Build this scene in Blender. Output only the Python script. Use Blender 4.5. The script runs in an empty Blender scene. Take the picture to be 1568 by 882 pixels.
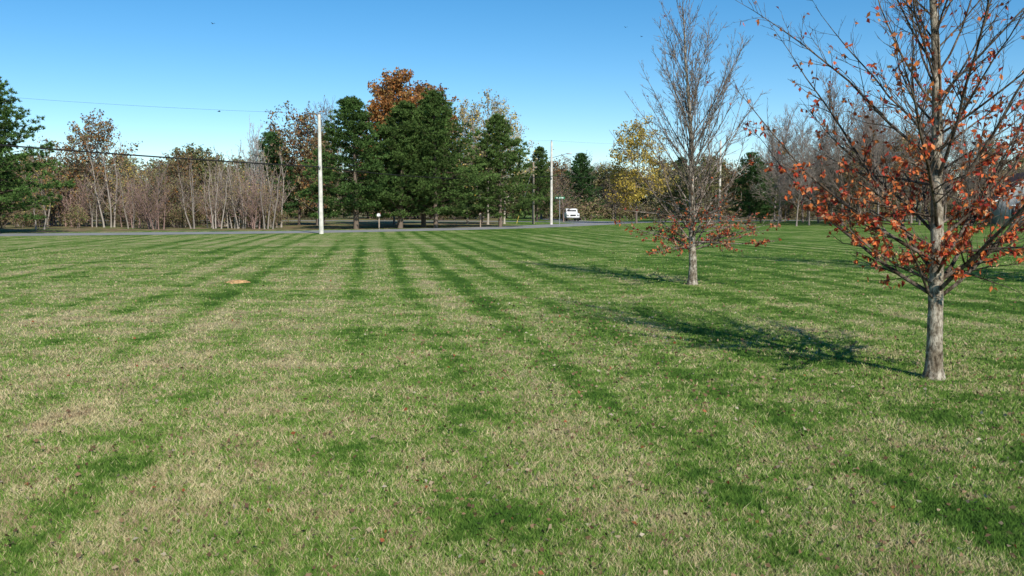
import bpy, math, numpy as np
from mathutils import Vector, Matrix
R=np.random.default_rng
scene=bpy.context.scene
scene.view_settings.view_transform='Standard'
try: scene.view_settings.look='None'
except Exception: pass
scene.view_settings.exposure=0
COL=scene.collection
# ------------------------------------------------------------ node helpers
class NT:
    def __init__(s,nt): s.nt=nt; s.n=nt.nodes; s.l=nt.links
    def put(s,sock,v):
        if isinstance(v,bpy.types.NodeSocket): s.l.new(v,sock)
        else: sock.default_value=v
    def m(s,op,a,b=None,c=None,clamp=False):
        n=s.n.new('ShaderNodeMath'); n.operation=op; n.use_clamp=clamp
        s.put(n.inputs[0],a)
        if b is not None: s.put(n.inputs[1],b)
        if c is not None: s.put(n.inputs[2],c)
        return n.outputs[0]
    def mix(s,f,a,b,mode='MIX'):
        n=s.n.new('ShaderNodeMix'); n.data_type='RGBA'; n.blend_type=mode
        s.put(n.inputs[0],f)
        s.put(n.inputs[6],a if isinstance(a,bpy.types.NodeSocket) else (*a,1))
        s.put(n.inputs[7],b if isinstance(b,bpy.types.NodeSocket) else (*b,1))
        return n.outputs[2]
    def mapping(s,v,scale=(1,1,1),rot=(0,0,0),loc=(0,0,0)):
        n=s.n.new('ShaderNodeMapping'); s.put(n.inputs[0],v)
        n.inputs[1].default_value=loc; n.inputs[2].default_value=rot; n.inputs[3].default_value=scale
        return n.outputs[0]
    def noise(s,v,scale,detail=3,rough=0.55,col=False):
        n=s.n.new('ShaderNodeTexNoise'); s.put(n.inputs['Vector'],v)
        n.inputs['Scale'].default_value=scale; n.inputs['Detail'].default_value=detail; n.inputs['Roughness'].default_value=rough
        return n.outputs[1] if col else n.outputs[0]
    def pos(s): return s.n.new('ShaderNodeNewGeometry').outputs['Position']
    def nrm(s): return s.n.new('ShaderNodeNewGeometry').outputs['Normal']
    def obj(s): return s.n.new('ShaderNodeTexCoord').outputs['Object']
    def attr(s,name,out='Color'):
        n=s.n.new('ShaderNodeAttribute'); n.attribute_name=name; return n.outputs[out]
    def sstep(s,x,a,b):
        n=s.n.new('ShaderNodeMapRange'); n.interpolation_type='SMOOTHSTEP'
        s.put(n.inputs[0],x); n.inputs[1].default_value=a; n.inputs[2].default_value=b
        return n.outputs[0]
    def bump(s,h,strength,dist):
        n=s.n.new('ShaderNodeBump'); n.inputs['Strength'].default_value=strength; n.inputs['Distance'].default_value=dist
        s.put(n.inputs['Height'],h); return n.outputs[0]
def new_mat(name,rough=0.8,spec=0.2):
    m=bpy.data.materials.new(name); m.use_nodes=True
    t=NT(m.node_tree); b=t.n['Principled BSDF']
    b.inputs['Roughness'].default_value=rough; b.inputs['Specular IOR Level'].default_value=spec
    return m,t,b
def simple(name,col,rough=0.7,spec=0.3,var=0.25,scale=6,metal=0):
    m,t,b=new_mat(name,rough,spec); b.inputs['Metallic'].default_value=metal
    n=t.noise(t.obj(),scale,4)
    c=t.mix(t.sstep(n,.3,.7),tuple(x*(1-var) for x in col),tuple(min(1,x*(1+var)) for x in col))
    t.put(b.inputs['Base Color'],c); return m
# ------------------------------------------------------------ mesh helpers
def build_mesh(name,V,F,C=None,mat=None,attrs=None,smooth=False):
    V=np.asarray(V,dtype=np.float32); F=np.asarray(F,dtype=np.int32); k=F.shape[1]
    me=bpy.data.meshes.new(name)
    me.vertices.add(len(V)); me.vertices.foreach_set('co',V.ravel())
    me.loops.add(F.size); me.loops.foreach_set('vertex_index',F.ravel())
    me.polygons.add(len(F)); me.polygons.foreach_set('loop_start',np.arange(0,F.size,k,dtype=np.int32))
    me.polygons.foreach_set('loop_total',np.full(len(F),k,dtype=np.int32))
    if smooth: me.polygons.foreach_set('use_smooth',np.ones(len(F),dtype=bool))
    if C is not None:
        a=me.attributes.new('col','FLOAT_COLOR','POINT')
        C4=np.ones((len(V),4),dtype=np.float32); C4[:,:3]=C; a.data.foreach_set('color',C4.ravel())
    if attrs:
        for nm,val in attrs.items():
            a=me.attributes.new(nm,'FLOAT','POINT'); a.data.foreach_set('value',np.asarray(val,dtype=np.float32))
    if mat: me.materials.append(mat)
    me.update(calc_edges=True); return me
def add_obj(name,me,loc=(0,0,0),rotz=0,scale=1,parent=None):
    o=bpy.data.objects.new(name,me); COL.objects.link(o)
    o.location=loc; o.rotation_euler=(0,0,rotz)
    o.scale=(scale,)*3 if not hasattr(scale,'__len__') else scale
    if parent: o.parent=parent
    return o
class MB:
    def __init__(s): s.V=[];s.F=[];s.C=[];s.n=0
    def add(s,v,f,c):
        s.V.append(v); s.F.append(f+s.n); s.C.append(np.broadcast_to(c,(len(v),3))); s.n+=len(v)
    def mesh(s,name,mat,smooth=False): return build_mesh(name,np.concatenate(s.V),np.concatenate(s.F),np.concatenate(s.C),mat,smooth=smooth)
    def tube(s,P,r,sides,c=(1,1,1)):
        P=np.asarray(P,float); r=np.asarray(r,float)
        T=np.gradient(P,axis=0); T/=np.linalg.norm(T,axis=1)[:,None]+1e-9
        a=np.array([1,0,0.]) if abs(T[0][0])<.8 else np.array([0,1,0.])
        U=np.cross(T,a); U/=np.linalg.norm(U,axis=1)[:,None]+1e-9; W=np.cross(T,U)
        th=np.arange(sides)*2*math.pi/sides
        v=P[:,None]+r[:,None,None]*(np.cos(th)[None,:,None]*U[:,None]+np.sin(th)[None,:,None]*W[:,None])
        n=len(P); i=np.arange(n-1)[:,None]*sides; j=np.arange(sides)[None]; j2=(j+1)%sides
        f=np.stack([i+j,i+j2,i+sides+j2,i+sides+j],-1).reshape(-1,4)
        s.add(v.reshape(-1,3),f,c)
    def leaves(s,P,L,Wd,rng,cols,droop=0.0,D=None):
        P=np.asarray(P,float); n=len(P)
        if n==0: return
        if D is None: D=rng.normal(size=(n,3)); D[:,2]-=droop
        D=D/np.linalg.norm(D,axis=1)[:,None]
        A=rng.normal(size=(n,3)); S=np.cross(D,A); S/=np.linalg.norm(S,axis=1)[:,None]+1e-9; N=np.cross(D,S)
        L=np.broadcast_to(L,(n,))*rng.uniform(.65,1.25,n); W=np.broadcast_to(Wd,(n,))*rng.uniform(.7,1.2,n)
        m=P+D*(L*.45)[:,None]+N*(W*.25)[:,None]
        v=np.stack([P,m+S*(W*.5)[:,None],P+D*L[:,None],m-S*(W*.5)[:,None]],1).reshape(-1,3)
        f=np.arange(4*n).reshape(n,4)
        s.add(v,f,np.repeat(cols,4,axis=0))
def nz(v): return v/(np.linalg.norm(v)+1e-9)
def grow(rng,p,d,L,n,wander,up):
    P=[np.array(p,float)]; d=nz(np.array(d,float)); st=L/n
    for i in range(n):
        d=nz(d+rng.normal(size=3)*wander+np.array([0,0,up])); P.append(P[-1]+d*st)
    return np.array(P)
def at(P,s):
    x=s*(len(P)-1); i=min(int(x),len(P)-2); f=x-i
    return P[i]*(1-f)+P[i+1]*f, nz(P[i+1]-P[i])
def side_dir(rng,d,ang):
    a=rng.normal(size=3); s=nz(np.cross(d,a)); return nz(d*math.cos(ang)+s*math.sin(ang))
def sub(mb,rng,P,r0,L,level,sp,ln,rmin,anch,cols,ang=(.5,.95),up=.05,maxlevel=3,s0=.12):
    n=int(L/sp[level]*rng.uniform(.85,1.15))
    for k in range(n):
        s=rng.uniform(s0,.98); p,d=at(P,s)
        l=ln[level]*(1.15-.75*s)*rng.uniform(.5,1.25)*(min(1,L/ln[level-1]) if level>1 else 1)
        dd=side_dir(rng,d,rng.uniform(*ang)); dd[2]+=.12; nseg=4 if level<3 else 2
        Q=grow(rng,p,dd,l,nseg,.13,up)
        r=max(rmin,(r0*(1-s*.8))*.5)
        mb.tube(Q,np.linspace(r,rmin*.5,len(Q)),4 if r>.012 else 3,cols(rng))
        anch.append((level,Q))
        if level<maxlevel: sub(mb,rng,Q,r,l,level+1,sp,ln,rmin,anch,cols,ang,up,maxlevel,s0)
def sky_tree(mb,rng,H,r0,cb,n1,habit,sp,ln,rmin,cols,sides=8,wander=.04,base=(0,0,0),lean=(0,0,1),maxlevel=3,top_r=.2,trunkcol=None,flare=1.35,ang=(.5,.95),tpow=.8,bias=1.15,rk=.40):
    anch=[]; n=14
    T=grow(rng,base,lean,H,n,wander,.03)
    s=np.linspace(0,1,n+1); r=r0*(1-(1-top_r)*s**tpow)*np.where(s>.93,.6,1); r[-1]=rmin
    ss=np.linspace(0,1,60); TT=np.array([at(T,min(x,.9999))[0] for x in ss]); rr=np.interp(ss,s,r)
    rr*=1+(flare-1)*np.exp(-ss*H/.09); rr*=1+rng.normal(size=60)*.025
    mb.tube(TT,rr,sides,trunkcol if trunkcol is not None else cols(rng))
    az=rng.uniform(0,6.28); ref=max(habit(cb,rng)[0],habit(.5,rng)[0])
    for i in range(n1):
        f=(i+rng.uniform(0,.8))/n1; t=cb+(.97-cb)*f**bias; az+=2.4+rng.normal()*.25
        p,d=at(T,t); L,e,u=habit(t,rng); L*=rng.uniform(.75,1.2); e+=rng.normal()*.09
        dd=np.array([math.cos(az)*math.cos(e),math.sin(az)*math.cos(e),math.sin(e)])
        rb=max(rmin*1.5,float(np.interp(t,s,r))*rk*min(1.1,.45+L/ref*.6))
        Q=grow(rng,p,dd,L,9,.07,u)
        mb.tube(Q,np.linspace(rb,rmin*.7,len(Q)),5,cols(rng)); anch.append((1,Q))
        sub(mb,rng,Q,rb,L,2,sp,ln,rmin,anch,cols,ang=ang,maxlevel=maxlevel)
    return anch,T
def pick(anch,rng,n,levels=(2,3)):
    A=[q for l,q in anch if l in levels]
    idx=rng.integers(0,len(A),n); return np.array([at(A[i],rng.uniform(.3,.999))[0] for i in idx])
# ------------------------------------------------------------ materials
def veg_mat(name,rough=.8,spec=.15,objvar=.25,transl=0.0,upn=0.0):
    m,t,b=new_mat(name,rough,spec)
    c=t.attr('col'); oi=t.n.new('ShaderNodeObjectInfo').outputs['Random']
    f=t.m('MULTIPLY_ADD',oi,objvar*2,1-objvar)
    g=t.n.new('ShaderNodeVectorMath'); g.operation='SCALE'; t.put(g.inputs[0],c); t.put(g.inputs['Scale'],f)
    t.put(b.inputs['Base Color'],g.outputs[0])
    if transl>0:
        tr=t.n.new('ShaderNodeBsdfTranslucent'); t.put(tr.inputs[0],g.outputs[0])
        mx=t.n.new('ShaderNodeMixShader'); mx.inputs[0].default_value=transl
        t.l.new(b.outputs[0],mx.inputs[1]); t.l.new(tr.outputs[0],mx.inputs[2])
        t.l.new(mx.outputs[0],t.n['Material Output'].inputs[0])
    return m
M_leaf=veg_mat('leaves',.6,.25,.12,.3); M_needle=veg_mat('pine_needles',.7,.1,.12,.12); M_twig=veg_mat('twigs',.85,.1,.2)
def bark_mat():
    m,t,b=new_mat('bark',.9,.1); c=t.attr('col'); p=t.obj()
    n1=t.noise(t.mapping(p,(1,1,.45)),34,5,.7); n2=t.noise(p,6,5,.65)
    d=t.mix(t.sstep(n1,.35,.62),(.3,.27,.24),(1.2,1.2,1.2))
    d2=t.mix(t.sstep(n2,.4,.60),(.5,.46,.40),(1.18,1.18,1.15))
    t.put(b.inputs['Base Color'],t.mix(1.0,t.mix(1.0,c,d,'MULTIPLY'),d2,'MULTIPLY'))
    t.put(b.inputs['Normal'],t.bump(n1,.9,.02)); return m
M_bark=bark_mat()
def lawn_color(t,rnd,rnd2):
    p=t.pos(); q=t.mapping(p,rot=(0,0,math.radians(-9)))
    A=t.noise(t.mapping(q,(.95,.035,1)),1,3,.55); B=t.noise(t.mapping(q,(.12,.5,1)),1.0,3,.6)
    Cn=t.noise(p,.28,5,.6); D=t.noise(p,1.25,6,.7); E=t.noise(p,8,3,.65)
    sx=t.n.new('ShaderNodeSeparateXYZ'); t.put(sx.inputs[0],q)
    w=t.m('SINE',t.m('ADD',t.m('MULTIPLY',sx.outputs[0],2*math.pi/1.15),t.m('MULTIPLY',Cn,1.7)))
    w=t.m('SUBTRACT',.25,t.m('POWER',t.m('MULTIPLY_ADD',w,-.5,.5,clamp=True),3.0))
    wm=t.m('MULTIPLY',w,t.m('MULTIPLY_ADD',t.sstep(t.noise(t.mapping(q,(.25,.05,1),loc=(9,4,0)),1,4,.62),.40,.60),.9,.10))
    sp=t.n.new('ShaderNodeSeparateXYZ'); t.put(sp.inputs[0],p)
    near=t.m('SUBTRACT',1.0,t.sstep(sp.outputs[1],2,30))
    left=t.m('SUBTRACT',1.0,t.sstep(t.m('ADD',sp.outputs[0],t.m('MULTIPLY',sp.outputs[1],.12)),-3,4))
    def k(v,a): return t.m('MULTIPLY',t.m('SUBTRACT',v,.5),a)
    s=t.m('ADD',k(A,1.0),k(B,.8)); s=t.m('ADD',s,k(Cn,.9)); s=t.m('ADD',s,k(D,2.2)); s=t.m('ADD',s,k(E,1.5))
    s=t.m('ADD',s,t.m('MULTIPLY',wm,.50))
    s=t.m('ADD',s,t.m('MULTIPLY',near,.17)); s=t.m('ADD',s,t.m('MULTIPLY',left,.20)); s=t.m('ADD',s,.04)
    st=t.sstep(t.m('SUBTRACT',s,t.m('MULTIPLY_ADD',rnd,.95,-.05)),-.12,.12)
    dk=t.mix(rnd2,(.030,.075,.010),(.085,.18,.024)); lg=t.mix(rnd2,(.080,.155,.020),(.22,.36,.06))
    gr=t.mix(t.sstep(s,-.28,.25),dk,lg)
    brn=t.sstep(t.noise(t.mapping(p,loc=(5,1,0)),3.0,4,.6),.46,.64)
    sw=t.mix(rnd2,t.mix(brn,(.28,.235,.095),(.20,.14,.065)),t.mix(brn,(.72,.61,.34),(.56,.43,.25)))
    return t.mix(st,gr,sw),s,D
def ground_mat():
    m,t,b=new_mat('lawn',.95,.05); p=t.pos()
    r1=t.sstep(t.noise(p,34,3,.7),.3,.7); r2=t.sstep(t.noise(t.mapping(p,loc=(3,7,0)),60,3,.7),.3,.7)
    c,s,D=lawn_color(t,r1,r2)
    lit=t.attr('litter','Fac'); n=t.noise(p,.5,5,.65); lf=t.sstep(t.m('ADD',lit,t.m('MULTIPLY',t.m('SUBTRACT',n,.5),.9)),.35,.65)
    lc=t.mix(t.sstep(t.noise(p,1.2,6,.75),.35,.65),(.13,.09,.05),(.38,.28,.16)); lc=t.mix(t.sstep(t.noise(p,.33,4),.46,.60),lc,(.12,.17,.045))
    t.put(b.inputs['Base Color'],t.mix(lf,c,lc))
    h=t.m('ADD',t.noise(p,28,4,.7),t.m('MULTIPLY',t.noise(p,3,4,.6),1.2)); t.put(b.inputs['Normal'],t.bump(h,.7,.05)); return m
def blade_mat():
    m,t,b=new_mat('grass_blades',.65,.12)
    c,s,D=lawn_color(t,t.attr('r1','Fac'),t.attr('r2','Fac'))
    t.put(b.inputs['Base Color'],c)
    vm=t.n.new('ShaderNodeVectorMath'); vm.operation='MULTIPLY_ADD'; t.put(vm.inputs[0],t.nrm()); vm.inputs[1].default_value=(.6,.6,.6); vm.inputs[2].default_value=(0,0,.75)
    vn=t.n.new('ShaderNodeVectorMath'); vn.operation='NORMALIZE'; t.put(vn.inputs[0],vm.outputs[0]); t.put(b.inputs['Normal'],vn.outputs[0])
    return m
# ------------------------------------------------------------ ground
road_pts=np.array([(-160,14),(-110,32),(-70,45),(-34,57.5),(-15,66),(-2,80),(7,98),(16,117),(32,133),(60,146),(110,160),(220,190)],float)
def catmull(P,n=12):
    out=[]
    for i in range(len(P)-1):
        p0=P[max(i-1,0)];p1=P[i];p2=P[i+1];p3=P[min(i+2,len(P)-1)]
        for k in range(n):
            u=k/n; out.append(.5*((2*p1)+(-p0+p2)*u+(2*p0-5*p1+4*p2-p3)*u*u+(-p0+3*p1-3*p2+p3)*u**3))
    out.append(P[-1]); return np.array(out)
road=catmull(road_pts)
def road_y(x): return np.interp(x,road[:,0],road[:,1])
xs=np.unique(np.concatenate([[-3000,-1200,-500,-260],np.arange(-180,181,3.),[260,500,1200,3000]]))
ys=np.unique(np.concatenate([[-3000,-800,-200,-60],np.arange(-20,221,3.),[260,400,800,1500,4000]]))
X,Y=np.meshgrid(xs,ys); nx=len(xs)
d=Y-road_y(X)
litter=np.clip((d-5)/4,0,1)*np.where(X<-4,1,np.clip(1-(X+4)/10,0,1))*.85
litter=np.maximum(litter,.75*np.clip((Y-118)/30,0,1)*np.clip((X-20)/20,0,1))
litter=np.where((X>-2)&(X<30)&(Y>100),litter*.3+.15,litter)
Vg=np.stack([X,Y,np.zeros_like(X)],-1).reshape(-1,3)
i=(np.arange(len(ys)-1)[:,None]*nx+np.arange(nx-1)[None]).ravel()
Fg=np.stack([i,i+1,i+nx+1,i+nx],-1)
add_obj('ground',build_mesh('ground',Vg,Fg,mat=ground_mat(),attrs={'litter':litter.ravel()}))
def strip(name,P,w,z,mat,parent=None,off=0):
    T=np.gradient(P,axis=0); T/=np.linalg.norm(T,axis=1)[:,None]; N=np.stack([-T[:,1],T[:,0]],1)
    n=len(P); c=P+N*off
    v=np.concatenate([np.c_[c-N*w/2,np.full(n,z)],np.c_[c+N*w/2,np.full(n,z)]]); k=np.arange(n-1)
    return add_obj(name,build_mesh(name,v,np.stack([k,k+1,k+1+n,k+n],-1),mat=mat),parent=parent)
def asphalt():
    m,t,b=new_mat('asphalt',.85,.3); p=t.pos()
    n=t.noise(p,.6,5,.6); n2=t.noise(p,60,2)
    c=t.mix(t.sstep(n,.35,.65),(.28,.28,.28),(.38,.375,.37)); c=t.mix(t.m('MULTIPLY',n2,.4),c,(.2,.2,.2))
    t.put(b.inputs['Base Color'],c); return m
MA=asphalt()
M_gravel=simple('gravel_shoulder',(.24,.22,.15),.95,.05,.3,3)
strip('road_shoulder',road,7.0,.004,M_gravel)
rd=strip('road',road,6.2,.008,MA)
M_yel=simple('road_paint_yellow',(.5,.36,.06),.7,.2,.3,2)
strip('centre_line',road,.1,.012,M_yel,rd,off=.1); strip('centre_line_b',road,.1,.012,M_yel,rd,off=-.1)
side=catmull(np.array([(11.5,108),(6,122),(-10,131),(-45,137),(-110,142)],float))
strip('side_street',side,5.0,.006,MA)
strip('driveway',catmull(np.array([(14,118),(12,126),(9,133),(6,175)],float)),4.5,.0095,MA)
# ------------------------------------------------------------ grass blades
rng=R(5); N=680000
inv=rng.uniform(1/36,1/2.9,N); gy=1/inv
gx=rng.uniform(-1,1,N)*(gy*.64+.8)
ang=rng.uniform(0,2*math.pi,N); hh=rng.uniform(.010,.040,N)*(1+.1*np.clip(gy-12,0,20)/10); hh*=np.where(rng.random(N)<.03,1.6,1)
ww=(.0013+.00033*gy)*rng.uniform(.7,1.3,N)
ln_=rng.uniform(.2,1.5,N)*hh; la=rng.uniform(0,2*math.pi,N)
b0=np.stack([gx-np.cos(ang)*ww,gy-np.sin(ang)*ww,np.zeros(N)],1); b1=np.stack([gx+np.cos(ang)*ww,gy+np.sin(ang)*ww,np.zeros(N)],1)
tp=np.stack([gx+np.cos(la)*ln_,gy+np.sin(la)*ln_,hh],1)
V=np.stack([b0,b1,tp],1).reshape(-1,3)
add_obj('lawn_grass',build_mesh('lawn_grass',V,np.arange(3*N).reshape(N,3),mat=blade_mat(),attrs={'r1':np.repeat(rng.random(N),3),'r2':np.repeat(rng.random(N),3)}))
# fallen leaves
mb=MB(); n=3600
gy=1/rng.uniform(1/55,1/3.0,n); gx=rng.uniform(-1,1,n)*(gy*.64+.8)
n2=1100; gx=np.r_[gx,rng.normal(.6,1.1,n2),rng.normal(4,1.6,500)]; gy=np.r_[gy,rng.normal(10.5,3,n2),rng.normal(9,1.8,500)]
P=np.stack([gx,gy,rng.uniform(.012,.035,len(gx))],1)
pal=np.array([(.25,.15,.08),(.32,.2,.11),(.45,.34,.21),(.16,.09,.05),(.40,.12,.05),(.6,.5,.36),(.2,.2,.07)])
D=rng.normal(size=(len(P),3)); D[:,2]*=.25
mb.leaves(P,.027+.0011*gy,.019+.0011*gy,rng,pal[rng.choice(7,len(P),p=[.28,.22,.18,.15,.04,.05,.08])]*rng.uniform(.7,1.2,(len(P),1)),D=D)
add_obj('fallen_leaves',mb.mesh('fallen_leaves',M_leaf))
mb=MB(); th=np.linspace(0,2*math.pi,19)[:-1]; rr=np.array([0.,.10,.17,.23,.28])
vv=[]
for k,r_ in enumerate(rr):
    for a in th: vv.append((r_*math.cos(a)*1.0*(1+.3*math.sin(3*a)),r_*math.sin(a)*(1+.3*math.cos(4*a)),[.05,.052,.035,.015,-.01][k]+rng.uniform(-.012,.012)))
f=[(k*18+j,k*18+(j+1)%18,(k+1)*18+(j+1)%18,(k+1)*18+j) for k in range(4) for j in range(18)]
add_obj('molehill',build_mesh('molehill',vv,f,mat=simple('clay_soil',(.55,.33,.15),.95,.05,.45,22)),(-6.1,19.5,0))
# ------------------------------------------------------------ near tree
def cg(base,v=.2): return lambda g: np.array(base)*g.uniform(1-v,1+v)
REDS=np.array([(.46,.06,.03),(.58,.12,.035),(.66,.21,.06),(.33,.04,.03),(.50,.18,.08),(.56,.32,.17),(.24,.08,.045)])
rng=R(11); mb=MB()
def hab1(t,g):
    if t<.40 and g.random()<.5: return 1.55,.15+.35*g.random(),.02
    return .6+2.75*(1-t)*min(1,.75+t),.62+.38*t,.045
an,T=sky_tree(mb,rng,5.7,.079,.125,72,hab1,(0,0,.092,.075),(0,1.9,.58,.2),.0021,cg((.17,.135,.11)),sides=16,wander=.02,trunkcol=(.38,.335,.27),top_r=.14,ang=(.4,.85),bias=1.35,rk=.32)
lo=[q for l,q in an if l in(2,3)]; zz=np.array([q[-1][2] for q in lo]); 
wgt=np.exp(-((zz-1.35)/.65)**2)+.16*np.exp(-((zz-2.6)/.7)**2)+.018
cl=R(3).random(len(lo)); wgt*=np.where(cl>.75,1,.05); wgt/=wgt.sum()
idx=rng.choice(len(lo),5200,p=wgt); P=np.array([at(lo[k],rng.uniform(.35,.999))[0] for k in idx])
pc=rng.choice(7,len(P),p=[.20,.24,.18,.08,.12,.10,.08])
e=bpy.data.objects.new('pear_tree',None); COL.objects.link(e); e.location=(4.02,8.3,0)
add_obj('trunk_and_branches',mb.mesh('trunk_and_branches',M_bark,True),parent=e)
lb=MB(); lb.leaves(P,.056,.036,rng,REDS[pc]*rng.uniform(.8,1.35,(len(P),1)),droop=1.1)
add_obj('red_leaves',lb.mesh('red_leaves',M_leaf),parent=e)
# second tree
rng=R(23); mb=MB()
def hab2(t,g):
    if t<.36 and g.random()<.72: return 1.65,.0+.4*g.random(),.0
    return .55+3.2*(1-t)*min(1,.7+t),.90+.28*t,.035
an,T=sky_tree(mb,rng,5.95,.095,.125,104,hab2,(0,0,.11,.08),(0,1.9,.55,.22),.0042,cg((.29,.24,.21)),sides=12,wander=.03,trunkcol=(.38,.34,.285),top_r=.12,ang=(.35,.85),bias=1.5,rk=.26)
e=bpy.data.objects.new('pear_tree',None); COL.objects.link(e); e.location=(3.9,19.0,0)
lo=[q for l,q in an if l in(2,3)]; zz=np.array([q[-1][2] for q in lo])
wgt=np.exp(-((zz-1.0)/.5)**2)+.003; cl=R(4).random(len(lo)); wgt*=np.where(cl>.8,1,.12); wgt/=wgt.sum()
idx=rng.choice(len(lo),1700,p=wgt); P=np.array([at(lo[k],rng.uniform(.35,.999))[0] for k in idx])
tz=np.argsort(zz)[-6:]; P=np.r_[P,np.array([at(lo[k],.9)[0] for k in tz for _ in range(3)])]
add_obj('trunk_and_branches',mb.mesh('trunk_and_branches',M_bark,True),parent=e)
lb=MB(); lb.leaves(P,.065,.045,rng,REDS[rng.integers(0,7,len(P))]*.9,droop=1)
add_obj('red_leaves',lb.mesh('red_leaves',M_leaf),parent=e)
# side tree right (mostly out of view), taller
rng=R(31); mb=MB()
an,T=sky_tree(mb,rng,8.8,.15,.14,56,lambda t,g:(3.5*(1-.6*t),.35+.8*t,.05),(0,0,.16,.14),(0,3,.95,.35),.005,cg((.17,.14,.12)),sides=12,trunkcol=(.3,.27,.24),top_r=.1)
me3=mb.mesh('trunk_and_branches',M_bark,True)
P=pick(an,rng,7500); lb=MB(); lb.leaves(P,.10,.07,rng,REDS[rng.integers(0,7,len(P))]*.7,droop=1); ml3=lb.mesh('red_leaves',M_leaf)
for (x,y,r_,s_) in [(13.8,18.0,0,1),(22,27,2,1.0)]:
    e=bpy.data.objects.new('maple_tree',None); COL.objects.link(e); e.location=(x,y,0); e.rotation_euler[2]=r_; e.scale=(s_,)*3
    add_obj('trunk_and_branches',me3,parent=e); add_obj('red_leaves',ml3,parent=e)
# ------------------------------------------------------------ pines: whorled tiers of boughs
def pine_mesh(seed,H,Rd,col=(.080,.145,.038),zb=.12,k=15,pw=.74):
    rng=R(seed); mb=MB(); 
    T=grow(rng,(0,0,0),(0,0,1),H,10,.010,.02)
    mb.tube(T,np.linspace(.21,.02,11),8,(.2,.155,.12))
    z=zb*H; az=0; CP=[];CD=[];CB=[]
    lob=rng.uniform(.8,1.15,6)
    while z<H*.985:
        t=z/H; prof=min(1,.76+1.6*(t-zb))*((1-t)/(1-zb))**pw*1.12
        nb=int(rng.integers(5,8)); tier=rng.uniform(.85,1.12)
        for j in range(nb):
            az+=6.283/nb+rng.normal()*.2
            L=Rd*prof*tier*rng.uniform(.7,1.12)*lob[int((az%6.283)/6.284*6)]+.12
            e=-.08+.12*rng.normal()+.75*t**1.5
            Q=grow(rng,at(T,min(t,.99))[0]+np.array([0,0,rng.normal()*.06]),(math.cos(az)*math.cos(e),math.sin(az)*math.cos(e),math.sin(e)),L,5,.05,.06)
            mb.tube(Q,np.linspace(.045*(1-t)+.012,.01,6),3,(.1,.075,.055))
            nc=int((L/.26+2)*1.8)
            br=rng.uniform(.7,1.35)
            for c_ in range(nc):
                s=rng.uniform(.15,1)**.7; p,dd=at(Q,min(s,.999)); sp_=.18*L*(1.1-s)+.08
                CP.append(p+rng.normal(size=3)*np.array([sp_,sp_,.06])); CD.append(dd); CB.append(br*rng.uniform(.75,1.25))
        z+=rng.uniform(.32,.52)*(1-.35*t)
    for c_ in range(9): CP.append(T[-1]+rng.normal(size=3)*.04-np.array([0,0,c_*.08])); CD.append(np.array([0,0,1.])); CB.append(1.)
    CP=np.array(CP);CD=np.array(CD);CB=np.array(CB); n=len(CP)
    P=np.repeat(CP,k,0); D=np.repeat(CD,k,0)*.8+rng.normal(size=(n*k,3))*np.array([.7,.7,.5]); D[:,2]+=.4
    cols=np.array(col)[None]*np.repeat(CB,k)[:,None]*rng.uniform(.7,1.3,(n*k,1))*np.array([rng.uniform(.9,1.2),1,1])
    mb.leaves(P,.27,.055,rng,cols,D=D)
    return mb.mesh('needles_and_trunk',M_needle)
pm=[pine_mesh(1,10.6,4.3),pine_mesh(2,12,4.9),pine_mesh(3,10,4.1,pw=.68),pine_mesh(4,9.6,3.8,(.07,.13,.04))]
def pine(x,y,H,i,rot=0,wx=1):
    h0=[10.6,12,10,9.6][i]; s=H/h0; add_obj('pine_tree',pm[i],(x,y,0),rot,(s*wx,s*wx,s))
for a in [(-13.4,76,11.0,0,0,1.15),(-10.0,79,10.7,2,1,1.2),(-6.9,80,12.0,1,2,1.08),(-8.6,86,11.4,0,3,1.1),(-1.1,85,10.3,2,3.3,1.0),(-11.4,90,11.6,1,4,1),
          (3.6,128,10.3,2,1,.9),(11.2,146,10.8,3,2,1),(-35.3,60.5,10.6,0,2,1.0),(-38.2,62,9.8,2,0,1.1),(-40.5,64,10.8,1,3,1),(-25.2,93,9.6,3,0,.95),(-22,100,9.8,2,1,.9),(-30,112,9.6,0,3,.9),
          (29,108,8.5,3,0,.9),(31.5,112,7.6,0,1,.9),(24.5,130,9,2,0,.9),(-3.6,104,9,0,1,1)]:
    pine(*a)
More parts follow.
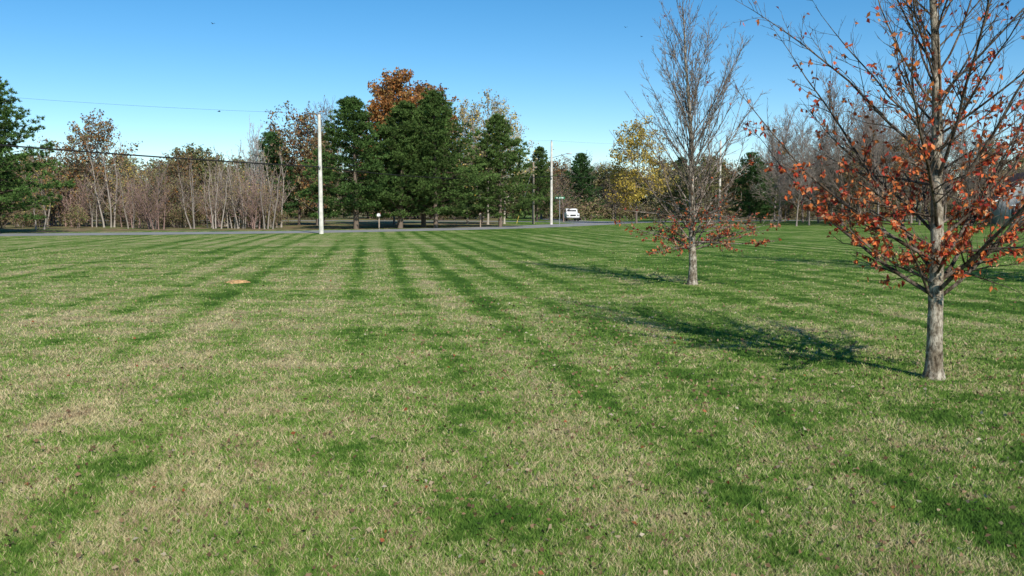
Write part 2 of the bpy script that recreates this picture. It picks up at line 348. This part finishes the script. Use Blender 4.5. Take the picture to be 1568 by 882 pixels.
# ------------------------------------------------------------ distant deciduous variants
def decid(seed,H,R1,cb,n1,leafn,leafcols,twig=(.2,.165,.14),lsize=.2,stems=1,elev=(.7,1.1),rmin=.010,r0=.13,sp=(0,0,.32,.26),ln=None,maxlevel=3,rnd=0,lean=.3,tc=None):
    rng=R(seed); mb=MB(); anch=[]
    for sidx in range(stems):
        a=rng.uniform(0,6.28); o=.45*(stems>1); sw=lean*(stems>1)*rng.uniform(.2,1)
        ln_=ln or (0,R1,R1*.45,R1*.2)
        hb=lambda t,g:(R1*((1.1-.75*t) if not rnd else (.75+1.0*min(t,.4))*(1-max(0,t-.5)*1.2)),elev[0]+(elev[1]-elev[0])*t,.04)
        an,T=sky_tree(mb,rng,H*rng.uniform(.75,1) if stems>1 else H,r0/(1+.3*(stems>1)),cb,max(6,n1//stems),hb,
            sp,ln_,rmin,cg(twig),sides=6,wander=.05,base=(math.cos(a)*o,math.sin(a)*o,0),lean=(math.cos(a)*sw,math.sin(a)*sw,1),maxlevel=maxlevel,trunkcol=tc)
        anch+=an
    if leafn:
        P=pick(anch,rng,leafn,(1,2,3)); P+=rng.normal(size=P.shape)*.15
        lc=np.array(leafcols); mb.leaves(P,lsize,lsize*.7,rng,lc[rng.integers(0,len(lc),len(P))]*rng.uniform(.7,1.3,(len(P),1)),droop=.3)
    return mb.mesh('branches_and_leaves',M_leaf if leafn>3000 else M_twig)
RUST=[(.34,.14,.04),(.40,.18,.055),(.28,.12,.04),(.30,.19,.06)]
GOLD=[(.58,.42,.07),(.66,.50,.10),(.48,.36,.08)]
TAN=[(.32,.25,.14),(.36,.29,.15),(.26,.22,.11),(.22,.24,.09)]
BRN=[(.24,.165,.10),(.29,.19,.12),(.20,.14,.08),(.20,.18,.08)]
OLV=[(.15,.19,.06),(.21,.22,.07),(.13,.155,.05)]
G=(.255,.20,.17); TC=(.32,.28,.24)
dm={
 'rust_oak':decid(41,14.6,5.2,.2,46,17000,RUST,lsize=.32,elev=(.15,1.1),rnd=1),
 'gold':decid(42,12.7,4.2,.2,38,3000,GOLD+TAN+TAN,lsize=.24,twig=(.42,.37,.3),elev=(.4,1.1),rnd=1,rmin=.014),
 'yellow':decid(43,10.7,4.4,.15,36,5600,GOLD,lsize=.26,elev=(.1,1.1),twig=G,rnd=1),
 'bare':decid(44,14.5,4.4,.2,42,0,None,twig=(.24,.195,.17),rmin=.016,elev=(.6,1.1),rnd=1),
 'bare2':decid(45,13,5.0,.15,46,260,BRN,twig=(.21,.17,.145),rmin=.015,elev=(.4,1.1),rnd=1),
 'wispy':decid(46,9.8,2.6,.1,46,0,None,twig=(.46,.43,.39),rmin=.017,elev=(1.0,1.3),stems=4,r0=.1,rnd=1,lean=.2),
 'scrub_a':decid(47,7.6,2.1,.22,44,300,TAN+BRN,twig=G,stems=3,r0=.11,lsize=.13,elev=(.7,1.2),rmin=.013,lean=.25,tc=TC),
 'scrub_b':decid(48,6.8,2.4,.2,40,1000,TAN+BRN+OLV,twig=(.25,.20,.17),stems=3,r0=.10,lsize=.14,elev=(.5,1.1),rnd=1,lean=.25,tc=TC),
 'scrub_r':decid(49,6.0,2.2,.1,46,400,BRN,twig=(.26,.175,.15),stems=4,r0=.08,lsize=.13,elev=(.6,1.1),rmin=.014,lean=.3),
 'scrub_g':decid(54,6.6,2.4,.2,34,1300,[(.5,.4,.1),(.34,.2,.07),(.26,.27,.08),(.34,.2,.07)],twig=(.25,.205,.17),stems=2,r0=.1,lsize=.14,elev=(.5,1.1),rnd=1,lean=.2,tc=TC),
 'brown':decid(50,9,4.2,.15,40,5500,RUST+BRN+TAN,lsize=.24,elev=(.2,1.1),rnd=1),
 'olive':decid(51,9,4.4,.1,38,9500,OLV+TAN,lsize=.3,elev=(.1,1.1),rnd=1),
 'small':decid(52,6.6,3.2,.22,40,900,BRN,twig=(.24,.18,.15),lsize=.16,elev=(.2,1.0),rnd=1),
 'bush':decid(53,2.4,1.5,.05,24,1800,BRN+BRN+OLV,lsize=.14,stems=4,r0=.05,elev=(.5,1.1)),
}
def dt(name,key,x,y,s=1,rot=0,parent=None,wx=1): return add_obj(name,dm[key],(x,y,0),rot,(s*wx,s*wx,s),parent)
dt('oak_tree','rust_oak',-13.2,99,1.04,0); dt('oak_tree','rust_oak',-9.0,106,1.0,2)
dt('birch_tree','gold',-2.7,99,1.07,0); dt('birch_tree','gold',-5.2,104,1.04,2); dt('birch_tree','gold',-.9,104,1.0,4)
dt('maple_tree','brown',-22.9,95,1.18,1); dt('maple_tree','bare2',-21.0,99,.95,2,wx=.8); dt('maple_tree','brown',-20.5,93,.9,2,wx=.8)
dt('maple_tree','yellow',15.2,108,1.02,0,wx=1.1); dt('crabapple_tree','small',13.2,113,1.0,1); dt('crabapple_tree','small',7.0,120,.85,3)
dt('bare_tree','bare',35,118,1.0,0); dt('bare_tree','bare',38.8,118,.95,2); dt('bare_tree','bare2',44,112,1.05,4)
dt('bare_tree','wispy',-24.6,84,1.08,0,wx=.7)
dt('maple_tree','olive',24,112,.82,2); dt('maple_tree','olive',20.5,118,.8,4)
def grp(name):
    e=bpy.data.objects.new(name,None); COL.objects.link(e); return e
g=grp('woodland'); rng=R(79); 
keys=['scrub_a','scrub_b','scrub_r','scrub_a','scrub_r','brown']
for i_ in range(50):
    y=rng.uniform(73,92); x=(rng.uniform(60,425)-784)/1350*y; 
    k_=keys[rng.integers(0,6)] if y>84 else keys[rng.integers(0,5)]
    if i_%9==4: k_='scrub_g'
    s_=rng.uniform(.7,1.1)*(y/84)*(.72 if k_=='brown' else 1)
    dt('tree',k_,x,y,s_,rng.uniform(0,6.28),g)
for i_ in range(46):
    y=rng.uniform(78,100); x=(rng.uniform(-200,440)-784)/1350*y; dt('undergrowth','bush',x,y,rng.uniform(.5,1.1),rng.uniform(0,6.28),g)
for i_ in range(54):
    y=rng.uniform(96,128); x=(rng.uniform(-500,450)-784)/1350*y
    k_=['olive','olive','brown','brown','scrub_a'][rng.integers(0,5)]
    dt('tree',k_,x,y,rng.uniform(.62,.85)*(1.2 if 'scrub' in k_ else 1),rng.uniform(0,6.28),g,wx=1.15)
for i_ in range(14):
    x=rng.uniform(-75,-42); dt('tree',keys[rng.integers(0,6)],x,rng.uniform(66,90),rng.uniform(.8,1.1),rng.uniform(0,6.28),g)
g=grp('grove')
for i_ in range(62):
    y=rng.uniform(84,140); x=(rng.uniform(1190,1950)-784)/1350*y
    if abs(x-56)<7 and y>88 and y<108: y=84
    k_=['bare','bare2','brown','small','bare2','bare'][rng.integers(0,6)]
    dt('tree',k_,x,y,rng.uniform(.72,1.05)*(.8 if x/y<.37 else 1),rng.uniform(0,6.28),g)
g=grp('distant_treeline')
for i_ in range(120):
    y=rng.uniform(150,215); x=rng.uniform(-.75,.85)*y
    k_=['olive','brown','scrub_b','small','brown','olive','bare2'][rng.integers(0,7)]
    s_=rng.uniform(.8,1.1)*(1.0 if k_ in('olive','brown') else 1.1)*(.75 if k_=='bare2' else 1)
    dt('tree',k_,x,y,s_,rng.uniform(0,6.28),g,wx=1.3)
for i_ in range(20):
    x=-30+i_*4.0+rng.normal(); dt('tree','olive',x,rng.uniform(165,185),rng.uniform(.8,1.0),rng.uniform(0,6.28),g,wx=1.4)
for i_ in range(110):
    y=rng.uniform(138,215); x=rng.uniform(-.35,.75)*y; dt('bush','bush',x,y,rng.uniform(.9,1.7),rng.uniform(0,6.28),g,wx=1.8)
# ------------------------------------------------------------ box/cyl helpers
def parts(boxes):
    V=[];F=[]
    for (cx,cy,cz,sx,sy,sz) in boxes:
        b=len(V)
        for dz in(-1,1):
            for dx,dy in((-1,-1),(1,-1),(1,1),(-1,1)): V.append((cx+dx*sx/2,cy+dy*sy/2,cz+dz*sz/2))
        F+=[(b,b+3,b+2,b+1),(b+4,b+5,b+6,b+7)]+[(b+j,b+(j+1)%4,b+4+(j+1)%4,b+4+j) for j in range(4)]
    return V,F
def boxes(name,bl,mat,parent=None,bevel=0):
    V,F=parts(bl); o=add_obj(name,build_mesh(name,V,F,mat=mat),parent=parent)
    if bevel: md=o.modifiers.new('b','BEVEL'); md.width=bevel; md.segments=2
    return o
def cyl(name,p0,p1,r0,r1,mat,parent=None,sides=12,n=8):
    mb=MB(); P=np.linspace(p0,p1,n); mb.tube(P,np.linspace(r0,r1,n),sides)
    k=(n-1)*sides; v=mb.V[0]
    me=bpy.data.meshes.new(name); fs=[tuple(int(a) for a in f) for f in mb.F[0]]+[tuple(range(sides))[::-1],tuple(range(k,k+sides))]
    me.from_pydata([tuple(map(float,a)) for a in v],[],fs); me.materials.append(mat); me.update()
    return add_obj(name,me,parent=parent)
M_polel=simple('weathered_pole_light',(.66,.62,.55),.85,.1,.18,3); M_poleb=simple('weathered_pole',(.36,.29,.22),.85,.1,.2,3)
M_metal=simple('galvanised_steel',(.45,.46,.47),.45,.5,.1,8,.6); M_wire=simple('cable_black',(.02,.02,.02),.8,.1,.1,2)
M_cer=simple('ceramic',(.3,.28,.27),.3,.5,.1,5); M_yguard=simple('yellow_plastic',(.55,.40,.07),.5,.4,.1,5)
def pole(x,y,H,r,mat,extra=None):
    e=grp('utility_pole'); e.location=(x,y,0)
    cyl('shaft',(0,0,-.2),(0,0,H),r,r*.66,mat,e,14)
    cyl('insulator',(0,0,H),(0,0,H+.16),.05,.035,M_cer,e,8); cyl('insulator',(.14,0,H-.9),(.3,0,H-.85),.045,.04,M_cer,e,8)
    boxes('bracket',[(0,-r-.02,H*.56,.1,.08,.22)],M_metal,e)
    return e
A=(-12.95,60.0,8.0); B=(4.4,99,9.2); L0=(-47,45,9.3); C=(26,111,10.2); Dp=(60,125,10)
pA=pole(*A[:2],A[2],.155,M_polel); pB=pole(*B[:2],B[2],.16,M_polel)
pL=pole(*L0[:2],L0[2],.16,M_poleb); pC=pole(*C[:2],C[2],.17,M_polel); pD=pole(*Dp[:2],Dp[2],.17,M_poleb)
cyl('lamp_arm',(0,0,7.4),(1.7,-.5,7.85),.035,.03,M_metal,pB,8); boxes('lamp_head',[(1.95,-.57,7.84,.6,.26,.14)],M_metal,pB,.04)
p3=grp('utility_pole'); p3.location=(2.5,104,0); cyl('shaft',(0,0,-.2),(0,0,7.2),.14,.1,M_poleb,p3)
boxes('transformer_arm',[(0,-.18,6.6,.9,.1,.1)],M_poleb,p3); cyl('guy_wire',(-.1,0,6.3),(-2.0,-2,.0),.012,.012,M_metal,p3,5)
cyl('guy_guard',(-1.43,-1.4,1.89),(-1.96,-1.96,.1),.035,.035,M_yguard,p3,8)
def wire(p0,p1,sag,r=.014):
    s=np.linspace(0,1,40)[:,None]; P=np.array(p0)*(1-s)+np.array(p1)*s; P[:,2]-=(sag*4*s*(1-s))[:,0]
    mb=MB(); mb.tube(P,np.full(40,r),5); add_obj('cable',mb.mesh('cable',M_wire),parent=WG)
WG=grp('power_lines')
def seg(a,b,ha,hb,sag,r): wire((a[0],a[1]-.18,ha),(b[0],b[1]-.18,hb),sag,r)
seg(L0,A,6.8,4.5,.25,.048); seg(A,B,4.5,5.4,.55,.036); seg(B,C,5.4,6,.4,.03)
seg(L0,A,9.4,8.05,.5,.006); seg(A,B,8.05,9.3,.6,.006); seg(B,C,9.3,10.2,.4,.006)
# ------------------------------------------------------------ signs / mailbox
M_green=simple('sign_green',(.02,.22,.09),.5,.4,.1,3); M_white=simple('white_paint',(.78,.78,.76),.5,.3,.06,3)
sg=grp('street_sign'); sg.location=(4.9,91,0); cyl('post',(0,0,0),(0,0,3.0),.035,.035,M_metal,sg,8); boxes('name_plate',[(0,-.045,2.85,1.0,.02,.24)],M_green,sg); boxes('cross_plate',[(0,0,3.13,.02,.9,.2)],M_green,sg)
boxes('lettering',[(-.3,-.058,2.85,.18,.004,.1),(-.05,-.058,2.85,.22,.004,.1),(.25,-.058,2.85,.26,.004,.1)],M_white,sg)
for (x,y) in [(-11.2,74.5),(-3.0,84)]:
    e=grp('mailbox'); e.location=(x,y,0); cyl('post',(0,0,0),(0,0,1.1),.06,.06,M_poleb,e,8)
    boxes('arm',[(0,-.12,1.06,.1,.5,.08)],M_poleb,e); 
    th=np.linspace(0,math.pi,9); prof=[(.12,0),(.12,.1)]+[(.12*math.cos(a),.12+.12*math.sin(a)) for a in th[1:-1]]+[(-.12,.1),(-.12,0)]
    V=[(px,-.38,1.101+pz) for px,pz in prof]+[(px,.18,1.101+pz) for px,pz in prof]; k=len(prof)
    me=bpy.data.meshes.new('box'); me.from_pydata(V,[],[tuple(range(k))[::-1],tuple(range(k,2*k))]+[(j,(j+1)%k,(j+1)%k+k,j+k) for j in range(k)]); me.materials.append(M_white if x<-5 else M_poleb); add_obj('box',me,parent=e)
    boxes('flag',[(.135,-.1,1.32,.01,.04,.2)],simple('flag_red',(.5,.04,.03)),e)
# ------------------------------------------------------------ parked pickup
M_glass=simple('glass_dark',(.03,.035,.04),.35,.3,.1,2); M_tyre=simple('tyre',(.02,.02,.02),.8,.2,.1,5); M_redl=simple('tail_light',(.4,.02,.02),.3,.5,.1,5)
def extr(name,prof,w,mat,parent,bev=.05):
    k=len(prof); V=[(-w/2,y,z) for y,z in prof]+[(w/2,y,z) for y,z in prof]
    me=bpy.data.meshes.new(name); me.from_pydata(V,[],[tuple(range(k)),tuple(range(k,2*k))[::-1]]+[(j,j+k,(j+1)%k+k,(j+1)%k) for j in range(k)]); me.materials.append(mat)
    o=add_obj(name,me,parent=parent); md=o.modifiers.new('b','BEVEL'); md.width=bev; md.segments=2; return o
pk=grp('parked_pickup_truck'); pk.location=(8.8,132,.01); pk.rotation_euler[2]=math.radians(3)
extr('body',[(-2.6,.45),(-2.6,1.0),(-2.45,1.12),(-1.2,1.2),(2.65,1.2),(2.7,.5)],1.9,M_white,pk)
extr('cab',[(-1.25,1.19),(-.6,1.82),(.75,1.85),(.95,1.19)],1.68,M_white,pk)
boxes('side_windows',[(0,.05,1.5,1.72,1.0,.36)],M_glass,pk); boxes('windscreen',[(0,-.93,1.5,1.3,.2,.24)],M_glass,pk); boxes('rear_window',[(0,.9,1.52,1.3,.06,.34)],M_glass,pk)
boxes('grille',[(0,-2.62,.86,.8,.06,.2)],M_tyre,pk); boxes('headlights',[(-.75,-2.62,.88,.3,.06,.18),(.75,-2.62,.88,.3,.06,.18)],M_metal,pk)
boxes('bumper',[(0,-2.68,.55,1.85,.14,.2),(0,2.78,.55,1.85,.14,.2)],M_metal,pk,.03); boxes('tail_lights',[(-.85,2.7,.95,.14,.05,.3),(.85,2.7,.95,.14,.05,.3)],M_redl,pk)
for x in(-.86,.86):
    for y in(-1.7,1.7): cyl('wheel',(x-.12,y,.38),(x+.12,y,.38),.38,.38,M_tyre,pk,20,2); cyl('hub',(x-.13,y,.38),(x+.13,y,.38),.2,.2,M_metal,pk,14,2)
# ------------------------------------------------------------ house
M_roof=simple('shingles',(.17,.10,.085),.9,.1,.3,5)
def siding_mat():
    m,t,b=new_mat('grey_siding',.7,.2); sx=t.n.new('ShaderNodeSeparateXYZ'); t.put(sx.inputs[0],t.obj())
    fr=t.m('FRACT',t.m('MULTIPLY',sx.outputs[2],6.0)); c=t.mix(t.sstep(fr,0,.15),(.2,.21,.22),(.40,.42,.44)); t.put(b.inputs['Base Color'],c); t.put(b.inputs['Normal'],t.bump(fr,.4,.02)); return m
M_siding=siding_mat(); M_brick=simple('chimney_brick',(.27,.13,.1),.9,.1,.3,9)
h=grp('gabled_house'); h.location=(58,100,0); h.rotation_euler[2]=math.radians(-18)
def gable(name,w,d,zb,zr,mat,parent,loc=(0,0)):
    V=[(-w/2,-d/2,zb),(w/2,-d/2,zb),(0,-d/2,zr),(-w/2,d/2,zb),(w/2,d/2,zb),(0,d/2,zr)]
    V=[(a+loc[0],b_+loc[1],c) for a,b_,c in V]; me=bpy.data.meshes.new(name); me.from_pydata(V,[],[(0,1,2),(3,5,4),(0,3,4,1)]+[(0,2,5,3),(1,4,5,2)]); me.materials.append(mat); return add_obj(name,me,parent=parent)
boxes('walls',[(0,0,1.45,7,9,2.9),(8,1.5,1.35,8.99,6,2.7)],M_siding,h)
gable('gable',6.9,8.9,2.902,5.7,M_siding,h)
def slab(name,x0,z0,x1,z1,y0,y1,th,mat):
    V=[(x0,y0,z0),(x1,y0,z1),(x1,y1,z1),(x0,y1,z0),(x0,y0,z0+th),(x1,y0,z1+th),(x1,y1,z1+th),(x0,y1,z0+th)]
    me=bpy.data.meshes.new(name); me.from_pydata(V,[],[(0,3,2,1),(4,5,6,7),(0,1,5,4),(1,2,6,5),(2,3,7,6),(3,0,4,7)]); me.materials.append(mat); add_obj(name,me,parent=h)
slab('roof_left',-4,2.55,0,5.8,-4.9,4.9,.18,M_roof); slab('roof_right',4,2.55,0,5.8,-4.9,4.9,.18,M_roof)
slab('barge_left',-4.02,2.46,0,5.74,-4.99,-4.905,.24,M_white); slab('barge_right',4.02,2.46,0,5.74,-4.99,-4.905,.24,M_white)
V=[(3.55,-2,2.6),(13,-2,2.6),(13,1.5,4.6),(3.55,1.5,4.6),(13,5,2.6),(3.55,5,2.6)]
me=bpy.data.meshes.new('wing_roof'); me.from_pydata(V,[],[(0,1,2,3),(3,2,4,5),(1,4,2),(0,3,5)]); me.materials.append(M_roof); add_obj('wing_roof',me,parent=h)
for (x,y,z) in [(-1.8,-4.5,1.5),(1.8,-4.5,1.5),(0,-4.45,4.1),(6,-1.5,1.5),(10.5,-1.5,1.5)]:
    boxes('window_frame',[(x,y-.03,z,1.3,.1,1.35)],M_white,h); boxes('window_glass',[(x-.29,y-.07,z,.5,.04,1.15),(x+.29,y-.07,z,.5,.04,1.15)],M_glass,h)
boxes('door',[(8.3,-1.54,1.05,1,.1,2.1)],M_white,h); boxes('chimney',[(2.2,1.5,5.4,.8,.8,2.4)],M_brick,h)
# ------------------------------------------------------------ birds
def bird(x,y,z,s,rot,fl):
    e=[]; V=[(0,-.5,0),(0,-.2,.09),(.09,-.2,0),(0,-.2,-.08),(-.09,-.2,0),(0,.15,.07),(.07,.15,0),(0,.15,-.06),(-.07,.15,0),(0,.4,.01),(.1,.6,0),(-.1,.6,0)]
    F=[(0,2,1),(0,3,2),(0,4,3),(0,1,4)]+[(1,2,6,5),(2,3,7,6),(3,4,8,7),(4,1,5,8)]+[(5,6,9),(6,7,9),(7,8,9),(8,5,9),(9,10,11)]
    b=len(V); V+=[(.06,-.2,.03),(.06,.12,.03),(.5,-.25,.03+fl),(.5,.05,.03+fl),(1.0,.1,.03+fl*.5)]; F+=[(b,b+2,b+3,b+1),(b+2,b+4,b+3)]
    b=len(V); V+=[(-.06,-.2,.03),(-.06,.12,.03),(-.5,-.25,.03+fl),(-.5,.05,.03+fl),(-1.0,.1,.03+fl*.5)]; F+=[(b,b+1,b+3,b+2),(b+2,b+3,b+4)]
    me=bpy.data.meshes.new('bird'); me.from_pydata(V,[],F); me.materials.append(M_wire); o=add_obj('bird',me,(x,y,z),rot,s)
for a in [(-16.6,50,11.9,.19,1,.25),(-16.4,50,7.1,.24,2,.15),(6.3,50,11.7,.15,.4,.3),(7.2,50,11.2,.15,4,.2),(24,55,11,.12,2,.2)]: bird(*a)
# ------------------------------------------------------------ world, sun, camera
az=math.atan2(.375,-.927); el=math.radians(35)
w=bpy.data.worlds.new('World'); scene.world=w; w.use_nodes=True; t=NT(w.node_tree)
sk=t.n.new('ShaderNodeTexSky'); sk.sky_type='NISHITA'; sk.sun_disc=False; sk.sun_elevation=el; sk.sun_rotation=az; sk.air_density=.9; sk.dust_density=.0; sk.ozone_density=1.8; sk.altitude=800
hs=t.n.new('ShaderNodeHueSaturation'); hs.inputs['Hue'].default_value=.495; hs.inputs['Saturation'].default_value=1.38; t.l.new(sk.outputs[0],hs.inputs['Color'])
bg=t.n['Background']; t.l.new(hs.outputs[0],bg.inputs[0]); bg.inputs[1].default_value=.132
sl=bpy.data.lights.new('sun','SUN'); sl.energy=5.0; sl.angle=math.radians(.53); sl.color=(1,.95,.86)
so=bpy.data.objects.new('sun',sl); COL.objects.link(so)
ts=Vector((math.sin(az)*math.cos(el),math.cos(az)*math.cos(el),math.sin(el))); so.rotation_euler=(-ts).to_track_quat('-Z','Y').to_euler()
cam=bpy.data.cameras.new('camera'); cam.lens=31.0; cam.sensor_width=36; cam.clip_end=6000; cam.clip_start=.05
co=bpy.data.objects.new('camera',cam); COL.objects.link(co); co.location=(0,0,1.6); co.rotation_euler=(math.radians(90-5.04),0,0)
scene.camera=co
